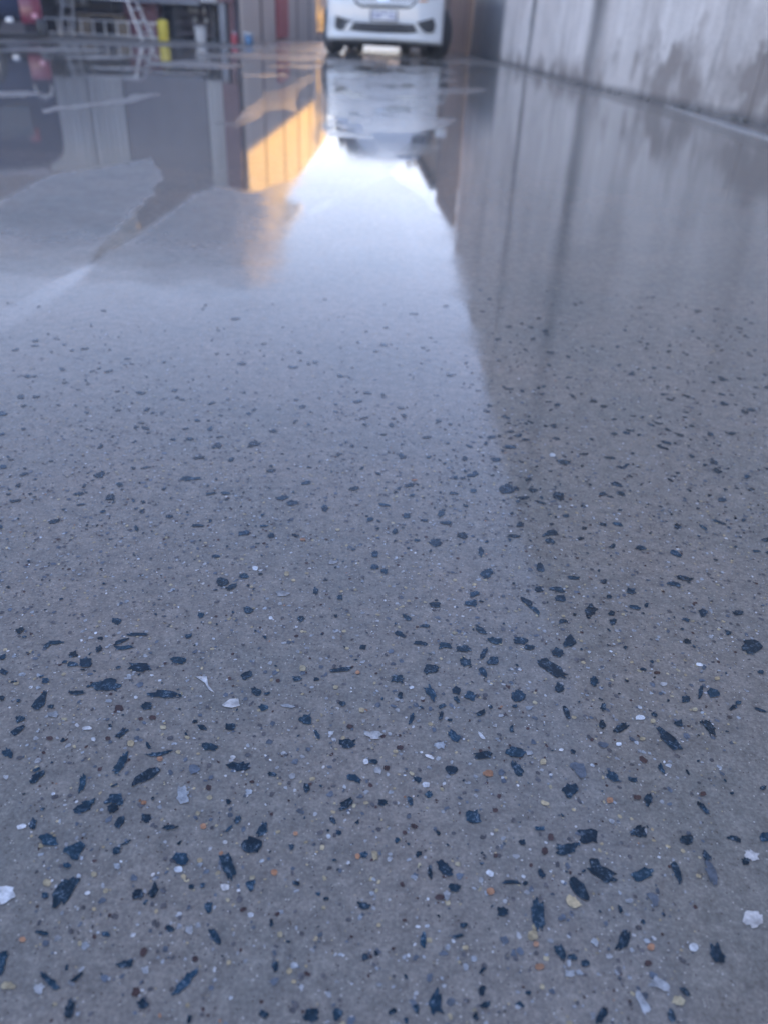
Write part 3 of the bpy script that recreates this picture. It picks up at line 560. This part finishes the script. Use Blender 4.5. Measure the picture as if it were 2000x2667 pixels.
# ladder lying on its edge along the garage mouth
lad = empty('ladder', (-5.4, 15.75, 0), label='long aluminium ladder lying on its edge across the garage mouth', cat='ladder')
for z in (.045, .255):
    m = MB(); m.box((0, 0, z), (2.05, .055, .022), bev=.003); m.build('rail', M['alu'], lad)
for i in range(10):
    m = MB(); m.tube([(-.93 + i * .207, 0, .052), (-.93 + i * .207, 0, .248)], .014, 8); m.build('rung', M['alu'], lad)
# folding work platform
tr = empty('work_platform', (-5.2, 15.5, 0), label='bright silver folding work platform with splayed ladder legs in front of the lying ladder', cat='work platform')
for a, x0, x1 in ((-1, -.74, -.62), (1, .66, .47)):
    for dy, o_ in ((-.15, 0), (.15, .11)):
        m = MB(); m.bar((x0 + o_, dy, 0), (x1 + o_ * .6, dy, .56), .042, .024); m.build('leg', M['alu'], tr)
    for f in (.2, .5, .8):
        m = MB(); xx = x0 + (x1 - x0) * f
        m.tube([(xx, -.15, .56 * f), (xx + .11, .15, .56 * f)], .012, 8); m.build('rung', M['alu'], tr)
m = MB(); m.box((-.06, 0, .575), (1.20, .30, .028), bev=.008); m.build('platform', M['alu'], tr)

def lathe_thing(name, x, y, parts, label, cat):
    t = empty(name, (x, y, 0), label=label, cat=cat)
    for nm_, prof, mt in parts:
        m = MB(); m.lathe(prof); m.build(nm_, mt, t, True)
    return t
lathe_thing('gas_bottle', -4.24, 15.62, [('cylinder', [(0, 0), (.088, 0), (.094, .02), (.094, .27), (.085, .305), (.04, .318), (0, .318)], M['yellow']), ('valve', [(0, .318), (.02, .318), (.02, .345), (.03, .35), (0, .352)], M['steel'])],
            'squat yellow gas bottle standing right of the ladder legs', 'gas bottle')
t = lathe_thing('bucket', -3.61, 15.70, [('pail', [(0, .004), (.085, 0), (.089, .01), (.104, .19), (.106, .235), (.113, .238), (.113, .250), (.10, .250), (.097, .22), (.085, .02), (0, .016)], M['white'])],
            'white plastic bucket on the ground in front of the jar shelves', 'bucket')
m = MB(); m.tube([(.113 * cos(a), -.01, .235 - .13 * sin(a)) for a in [pi * i / 14 for i in range(15)]], .003, 6)
m.build('handle', M['steel'], t)
lathe_thing('paint_can', -3.05, 15.85, [('can', [(0, 0), (.058, 0), (.06, .01), (.06, .14), (.05, .16), (0, .165)], M['red']), ('cap', [(0, .165), (.028, .165), (.028, .19), (0, .192)], M['white'])],
            'small red can at the foot of the maroon post', 'can')
lathe_thing('paint_tub', -2.79, 15.80, [('tub', [(0, 0), (.066, 0), (.075, .155), (0, .155)], M['blue']), ('lid', [(0, .156), (.094, .156), (.097, .165), (.094, .188), (0, .190)], M['white'])],
            'blue tub with an overhanging white lid by the garage corner', 'tub')

# ------------------------------------------------------------------ corrugated wall that runs back from the garage corner
LX = -3.0
cw = empty('corrugated_wall', (LX, 16, 0), label='cream corrugated steel wall running back from the garage, its upper part lit orange by the sun', cat='wall')
ys = [16.15, 18.35, 21.29, 24.23, 27.17, 30.1, 33.0]
for a, b in zip(ys, ys[1:]):
    zb = -(max(a, b) - 20) * .02 - .05 if b > 20 else -.05
    m = ribbed((LX, a + .02), (LX, b - .02), zb, 3.4, .14, .03, -1)
    for v in m.bm.verts: v.co -= Vector((LX, 16, 0))
    m.build('sheet', M['cream'], cw)
    m = MB(); m.box((.03, b - 16, (3.38 + zb) / 2), (.05, .07, 3.38 - zb)); m.build('downpipe', mat('rust_pipe', (.22, .17, .16), .6) if a == ys[0] else bpy.data.materials['rust_pipe'], cw)
m = MB(); m.box((-.03, 8.6, 3.44), (.14, 17.0, .06)); m.build('capping', M['steel'], cw)
t = empty('red_panel', (LX + .06, 21.2, 0), label='faded red upright panel leaning against the corrugated wall', cat='panel')
m = MB(); m.box((0, 0, .44), (.05, 1.75, .82), bev=.008); m.build('board', M['red'], t)
m = MB(); m.box((.028, .8, .44), (.02, .10, .80)); m.build('edge_strip', mat('pale_red', (.68, .22, .22), .5), t)

# ------------------------------------------------------------------ vehicles
def wheel(parent, x, y, r, wd, steer=0, hubside=1):
    """tyre with rim; hubside +1 faces -X"""
    Mx = Matrix.Translation((x, y, r)) @ Matrix.Rotation(steer, 4, 'Z') @ Matrix.Rotation(-hubside * pi / 2, 4, 'Y')
    h = wd / 2; m = MB()
    m.lathe([(r * .62, -h * .8), (r * .70, -h), (r * .92, -h), (r * .985, -h * .75), (r, -h * .4), (r, h * .4), (r * .985, h * .75), (r * .92, h), (r * .70, h), (r * .62, h * .8)], Mx, 32)
    ty = m.build('wheel', M['rubber'], parent, True)
    m = MB(); m.lathe([(r * .63, h * .2), (r * .64, h * .86), (r * .60, h * .86), (r * .58, h * .4), (.001, h * .4)], Mx, 32)
    for k in range(7):
        a = 2 * pi * k / 7
        for p in (-.09, .09):
            m.prism([Mx @ Vector((r * .12 * cos(a + p * 3), r * .12 * sin(a + p * 3), h * .72)), Mx @ Vector((r * .61 * cos(a + p), r * .61 * sin(a + p), h * .80)),
                     Mx @ Vector((r * .61 * cos(a + p + .06), r * .61 * sin(a + p + .06), h * .80)), Mx @ Vector((r * .12 * cos(a + p * 3 + .3), r * .12 * sin(a + p * 3 + .3), h * .72))], (Mx.to_3x3() @ Vector((0, 0, -h * .2))))
    m.lathe([(.001, h * .8), (r * .13, h * .78), (r * .15, h * .5)], Mx, 16)
    m.build('rim', M['rim'], ty)
    return ty
def skin(stations, prof, mt, name, parent, sub=2):
    P = []
    for st in stations:
        half = prof(st); y = st[0]
        row = [Vector((-x, y, z)) for x, z in half] + [Vector((x, y, z)) for x, z in reversed(half[:-1])]
        P.append(row)
    m = MB(); m.grid(P)
    for r in (0, -1):
        vs = [v for v in m.bm.verts if abs(v.co.y - stations[r][0]) < 1e-6]
    m.bm.verts.ensure_lookup_table(); nrow = len(P[0])
    m.bm.faces.new([m.bm.verts[i] for i in range(nrow)][::-1]); L = len(P) - 1
    m.bm.faces.new([m.bm.verts[L * nrow + i] for i in range(nrow)])
    o = m.build(name, mt, parent, True)
    s = o.modifiers.new('sub', 'SUBSURF'); s.levels = s.render_levels = sub
    return o

VX, VY = -.355, 13.42
van = empty('van', (VX, VY, 0), radians(-1.0), label='white van with a dark grille and number plate facing the camera on the wet floor', cat='van')
HW = .87
def vprof(s):
    y, hw, zb, zm, zt, rf = s
    if rf: return [(hw * .80, zb), (hw * .97, zb + .04), (hw, .45), (hw * .995, .80), (hw * .97, .98), (hw * .88, zt - .28), (hw * .80, zt - .09), (hw * .60, zt), (0, zt + .025)]
    return [(hw * .80, zb), (hw * .97, zb + .04), (hw, .45), (hw * .995, .62), (hw * .96, zt - .16), (hw * .90, zt - .08), (hw * .80, zt - .03), (hw * .55, zt), (0, zt + .02)]
skin([(.03, .80, .23, 0, .86, 0), (.10, .845, .225, 0, .93, 0), (.30, .868, .23, 0, .98, 0), (.75, .87, .24, 0, 1.03, 0), (1.02, .87, .24, 0, 1.10, 0), (1.10, .87, .24, 0, 1.16, 1), (1.75, .87, .24, 0, 1.66, 1),
      (2.1, .87, .24, 0, 1.72, 1), (3.4, .87, .24, 0, 1.73, 1), (4.15, .865, .24, 0, 1.70, 1), (4.35, .85, .26, 0, 1.58, 1), (4.40, .82, .3, 0, 1.5, 1)], vprof, M['paint'], 'body', van)
def face_y(x, z):                                         # plan curve of the van's nose
    a = abs(x) / HW; return -.035 + .02 * a * a + .15 * a ** 5 + max(0, z - .62) ** 2 * .6
def outline_patch(pts, name, mt, off, parent=van, th=.02, n=3):
    """closed outline in photo x/y measured on the nose, set as a plate following its curve"""
    m = MB(); q = []
    for i in range(len(pts)):
        a, b = pts[i], pts[(i + 1) % len(pts)]
        for k in range(n): q.append((a[0] + (b[0] - a[0]) * k / n, a[1] + (b[1] - a[1]) * k / n))
    A, B = [], []
    for x, y in q:
        X, Z = plane_at(x, y, VY); X -= VX; A.append(m.bm.verts.new((X, face_y(X, Z) - off, Z))); B.append(m.bm.verts.new((X, face_y(X, Z) - off + th, Z)))
    f = m.bm.faces.new(A); N_ = len(A)
    for k in range(N_): m.bm.faces.new((A[k], B[k], B[(k + 1) % N_], A[(k + 1) % N_]))
    bmesh.ops.triangulate(m.bm, faces=[f])
    return m.build(name, mt, parent)
# bumper skin: one curved white shell round the grilles
m = MB(); rows = []
for z in np.linspace(.20, .84, 17):
    row = []
    for x in np.linspace(-HW * .985, HW * .985, 41):
        a = abs(x) / HW; yy = face_y(x, z) + (.05 if z < .215 else 0)
        yy += .022 * math.exp(-((z - .34) / .07) ** 2) * (a < .93)          # lower air dam set back
        row.append((x, yy, z - .02 * a * a * (z < .3)))
    rows.append(row)
m.grid(rows); o = m.build('front_bumper', M['paint'], van, True)
s = o.modifiers.new('th', 'SOLIDIFY'); s.thickness = .015; s.offset = 0
pz = lambda L_: [(840 + x / 4.74, y / 4.74) for x, y in L_]
outline_patch(pz([(380,-150),(1180,-150),(1165,25),(1120,70),(1060,108),(900,102),(600,95),(490,92),(430,62),(395,20)]), 'upper_grille', M['black'], .012)
outline_patch(pz([(350,372),(395,270),(600,285),(900,292),(1120,285),(1165,400),(1050,412),(700,406),(480,388)]), 'lower_grille', M['black'], .004)
outline_patch(pz([(165,190),(290,232),(380,255),(262,372),(180,372),(152,320)]), 'fog_lamp_housing', M['black'], .010)
outline_patch(pz([(1150,278),(1365,222),(1392,310),(1370,390),(1340,408),(1275,405),(1215,360)]), 'fog_lamp_housing', M['black'], .010)
outline_patch(pz([(340,262),(388,268),(318,378),(262,372)]), 'bumper_blade', M['paint'], .022)
outline_patch(pz([(1118,282),(1160,290),(1240,405),(1195,412)]), 'bumper_blade', M['paint'], .022)
outline_patch(pz([(150,440),(440,452),(1000,462),(1200,470),(1430,505),(1440,560),(1200,545),(700,535),(300,520),(150,500)]), 'splitter', M['black'], -.03)
# grille bars
for k in range(4):
    y0 = 12 + k * -34
    outline_patch(pz([(420, y0 + 4), (1140, y0 + 16), (1140, y0 + 8), (420, y0 - 4)]), 'grille_bar', M['steel'], .016, n=6, th=.005)
for k in range(3):
    y0 = 305 + k * 28
    outline_patch(pz([(385, y0), (1130, y0 + 12), (1130, y0 + 18), (385, y0 + 6)]), 'grille_bar', M['steel'], .008, n=6, th=.004)
# headlights and emblem
for pts in ([(150,-10),(330,-2),(372,-60),(350,-120),(110,-135),(115,-60)], [(1200,15),(1400,-5),(1440,-60),(1440,-130),(1210,-112),(1185,-45)]):
    h_ = outline_patch(pz(pts), 'headlight', M['clear'], .02)
outline_patch(pz([(1185,20),(1290,22),(1300,4),(1190,0)]), 'indicator', M['amber'], .026, th=.01)
for x0 in (690, 735, 780): outline_patch(pz([(x0, 14), (x0 + 34, 14), (x0 + 30, -34), (x0 + 6, -34)]), 'emblem', M['chrome'], .022, n=1, th=.006)
# number plate
pw = plane_at(840 + 758 / 4.74, 196 / 4.74, VY)
pl = MB(); pl.box((0, 0, 0), (.395, .014, .150), bev=.006); po = pl.build('number_plate', M['steel'], van); po.location = (pw[0] - VX, face_y(0, .5) - .022, pw[1]); po.rotation_euler = (0, radians(.3), 0)
m = MB(); m.box((0, -.009, .004), (.345, .006, .118), bev=.002); m.build('plate_face', M['plate'], po)
def text(s_, size, loc, mt, parent, name='lettering'):
    cu = bpy.data.curves.new('t', 'FONT'); cu.body = s_; cu.size = size; cu.align_x = 'CENTER'; cu.align_y = 'CENTER'; cu.extrude = .001
    ob = bpy.data.objects.new('t', cu); me = bpy.data.meshes.new_from_object(ob); bpy.data.objects.remove(ob)
    o_ = link(name, me, mt, parent); o_.location = loc; o_.rotation_euler = (pi / 2, 0, 0); return o_
text('1HK', .088, (-.105, -.0135, 0), M['ink'], po); text('1SL', .088, (.105, -.0135, 0), M['ink'], po)
m = MB(); m.prism([(-.022, -.0125, .045), (.022, -.0125, .045), (0, -.0125, .012)], (0, -.001, 0)); m.build('plate_mark', M['ink'], po)
# glass
def vglass(pts, name):
    m = MB(); vs = [m.bm.verts.new(p) for p in pts]; m.bm.faces.new(vs)
    o_ = m.build(name, M['glass'], van); s = o_.modifiers.new('t', 'SOLIDIFY'); s.thickness = .012; return o_
vglass([(-.74, 1.13, 1.17), (.74, 1.13, 1.17), (.64, 1.66, 1.585), (-.64, 1.66, 1.585)], 'windscreen')
for sgn in (-1, 1):
    for y0, y1 in ((1.55, 2.35), (2.45, 3.3), (3.4, 4.1)):
        vglass([(sgn * .868, y0 - (.25 if y0 < 2 else 0), 1.02), (sgn * .868, y1, 1.02), (sgn * .755, y1, 1.50), (sgn * .755, y0 + .08, 1.50)], 'side_window')
    m = MB(); m.box((sgn * .97, 1.35, 1.12), (.20, .09, .15), bev=.03); m.build('door_mirror', M['paint'], van, True)
# running gear
wheel(van, -.80, .66, .325, .215, radians(22), 1); wheel(van, .80, .66, .325, .215, radians(22), -1)
wheel(van, -.76, 3.45, .325, .215, 0, 1); wheel(van, .76, 3.45, .325, .215, 0, -1)
m = MB(); m.b6(-.62, .62, .12, 1.1, .185, .30, bev=.02); m.b6(-.5, .5, 1.1, 3.9, .25, .34); m.b6(-.45, -.30, 1.1, 3.2, .17, .26, bev=.02); m.b6(.28, .55, 1.4, 2.3, .165, .26, bev=.03)
m.b6(-.64, .64, .15, .95, .135, .2, bev=.02); m.build('underbody', M['black'], van)
for x0, x1 in ((-.50, -.36), (.20, .40), (.52, .66)):
    m = MB(); m.prism([(x0 + .02, 1.05, .012), (x1 - .02, 1.05, .012), (x1, 1.05, .24), (x0, 1.05, .24)], (0, .02, 0)); m.build('mud_flap', M['rubber'], van)
for sgn in (-1, 1):
    m = MB(); m.lathe([(.36, 0), (.385, .0), (.385, .03), (.36, .03)], Matrix.Translation((sgn * .862 - .015, .66, .33)) @ Matrix.Rotation(pi / 2, 4, 'Y'), 32); m.build('wheel_arch', M['black'], van)

# dark vehicle at the left edge, parked across with its tail toward the garage door
cr = empty('dark_van', (-5.74, 14.25, 0), radians(22), label='dark blue van at the left edge, red tail lamp low on its near corner', cat='van')
def dprof(s):
    x, hw, zb, zt = s
    return [(hw * .85, zb), (hw, zb + .06), (hw, .55), (hw * .99, .95), (hw * .90, zt - .35), (hw * .82, zt - .1), (hw * .6, zt), (0, zt + .02)]
def dskin(st, name, mt):
    P = []
    for s_ in st:
        half = dprof(s_); P.append([Vector((s_[0], -a, z)) for a, z in half] + [Vector((s_[0], a, z)) for a, z in reversed(half[:-1])])
    m = MB(); m.grid(P); m.bm.verts.ensure_lookup_table(); n = len(P[0])
    m.bm.faces.new([m.bm.verts[i] for i in range(n)]); m.bm.faces.new([m.bm.verts[(len(P) - 1) * n + i] for i in range(n)])
    o_ = m.build(name, mt, cr, True); s = o_.modifiers.new('s', 'SUBSURF'); s.levels = s.render_levels = 2; return o_
dskin([(.0, .72, .24, 1.5), (-.05, .80, .22, 1.72), (-.4, .86, .22, 1.86), (-1.5, .87, .22, 1.90), (-2.9, .87, .22, 1.86), (-3.6, .86, .22, 1.4), (-4.0, .85, .22, 1.1), (-4.6, .80, .24, .95), (-4.8, .7, .28, .8)], 'body', M['navy'])
m = MB(); m.box((-.17, -.845, .36), (.30, .06, .33), bev=.02); lamp = m.build('tail_lamp', M['lens'], cr, True)
m = MB(); m.box((-.13, -.88, .30), (.07, .012, .06), bev=.004); m.build('reflector', mat('pink_reflector', (.7, .35, .45), .2), lamp)
m = MB(); m.box((-.48, -.872, .235), (.10, .03, .07), bev=.01); m.build('tow_cover', M['clear'], cr, True)
m = MB(); m.tube([(-.30, -.87, .60), (-.28, -.885, .72), (-.17, -.89, .76), (-.07, -.88, .72), (-.05, -.86, .60)], .022, 8); m.build('lamp_trim', M['white'], cr, True)
m = MB(); m.box((-.42, -.80, 1.30), (.16, .05, .20), bev=.02); m.build('high_lamp', M['lens'], cr, True)
m = MB(); m.box((-.05, -.45, .16), (.16, .95, .22), bev=.04); m.build('rear_bumper', M['black'], cr, True)
m = MB(); m.box((-.7, -.865, 1.10), (.55, .012, .45), rot=Matrix.Rotation(-.18, 4, 'X'), bev=.004); m.build('side_window', M['glass'], cr)
m = MB(); m.tube([(-.2, -.62, 1.86), (-2.8, -.62, 1.88)], .018, 8); m.build('roof_rail', M['chrome'], cr, True)
def wheel_y(parent, x, y, r, wd, hs):
    t = wheel(parent, 0, 0, r, wd, 0, 1)
    R_ = Matrix.Translation((x, y, 0)) @ Matrix.Rotation(pi / 2 * hs, 4, 'Z')
    t.data.transform(R_)
    for c in t.children: c.data.transform(R_)
for x in (-.95, -3.7):
    for s_ in (-1, 1): wheel_y(cr, x, s_ * .78, .33, .21, 1 if s_ < 0 else -1)

# ------------------------------------------------------------------ low building added to hide the bright horizon behind the van
fb = empty('horizon_screen', (-6, 72, -.4), label='long low dark building added far behind the van to hide the bright horizon', cat='building')
m = MB(); m.b6(-22, 22, 0, 8, 0, 3.4); m.build('wall', M['slat'], fb)
m = MB(); m.prism([(-22.4, -.4, 3.4), (22.4, -.4, 3.4), (22.4, 4, 4.3), (-22.4, 4, 4.3)], (0, 0, .12)); m.build('roof', M['roof'], fb)
for k in range(9):
    m = MB(); m.b6(-19 + k * 4.6, -16.8 + k * 4.6, -.04, .02, 1.1, 2.3); m.build('window', M['glass'], fb)
# ------------------------------------------------------------------ a tree beyond the shed
def tree(x, y, h, r, label):
    t = empty('tree', (x, y, -.4), label=label, cat='tree')
    m = MB(); m.tube([(0, 0, 0), (.05, .02, h * .3), (-.05, .05, h * .55), (.1, 0, h * .8)], .13, 8)
    for k in range(7):
        a = random.uniform(0, 2 * pi); z0 = h * random.uniform(.35, .6); m.tube([(0, 0, z0), (cos(a) * r * .4, sin(a) * r * .4, z0 + h * .15), (cos(a) * r * .8, sin(a) * r * .8, z0 + h * .25)], .04, 6)
    m.build('trunk', M['bark'], t, True)
    n = 5000; cl = [(random.gauss(0, r * .45), random.gauss(0, r * .45), random.uniform(h * .4, h * .95), random.uniform(.25, .5) * r) for _ in range(26)]
    vs, fs = [], []
    for i in range(n):
        c = random.choice(cl); d = Vector((random.gauss(0, 1), random.gauss(0, 1), random.gauss(0, .8))).normalized() * c[3] * random.uniform(.5, 1.05)
        p = Vector(c[:3]) + d; a = Vector((random.uniform(-1, 1), random.uniform(-1, 1), random.uniform(-1, 1))).normalized(); b = a.cross(d).normalized(); s_ = random.uniform(.05, .11)
        k = len(vs); vs += [p - a * s_, p - b * s_ * .5, p + a * s_, p + b * s_ * .5]; fs.append((k, k + 1, k + 2, k + 3))
    me = bpy.data.meshes.new('crown'); me.from_pydata([tuple(v) for v in vs], [], fs); link('crown', me, M['leaf'], t)
tree(1.5, 38, 5.6, 1.6, 'dark leafy tree standing beyond the end of the dark shed')

# ------------------------------------------------------------------ thin volume added to imitate the veiling glare of the lens
hm = bpy.data.materials.new('glare_veil'); hm.use_nodes = True; t = hm.node_tree; t.nodes.clear()
pv = N(t, 'ShaderNodeVolumePrincipled'); pv.inputs['Color'].default_value = (.93, .95, 1, 1); pv.inputs['Density'].default_value = .0055; pv.inputs['Anisotropy'].default_value = .2
ho = N(t, 'ShaderNodeOutputMaterial'); t.links.new(pv.outputs[0], ho.inputs['Volume'])
m = MB(); m.b6(-60, 60, -20, 110, -2.2, 9.5); hz = m.build('glare_veil', hm); tag(hz, 'thin bluish volume added across the yard to imitate lens glare', 'glare_veil', kind='stuff')
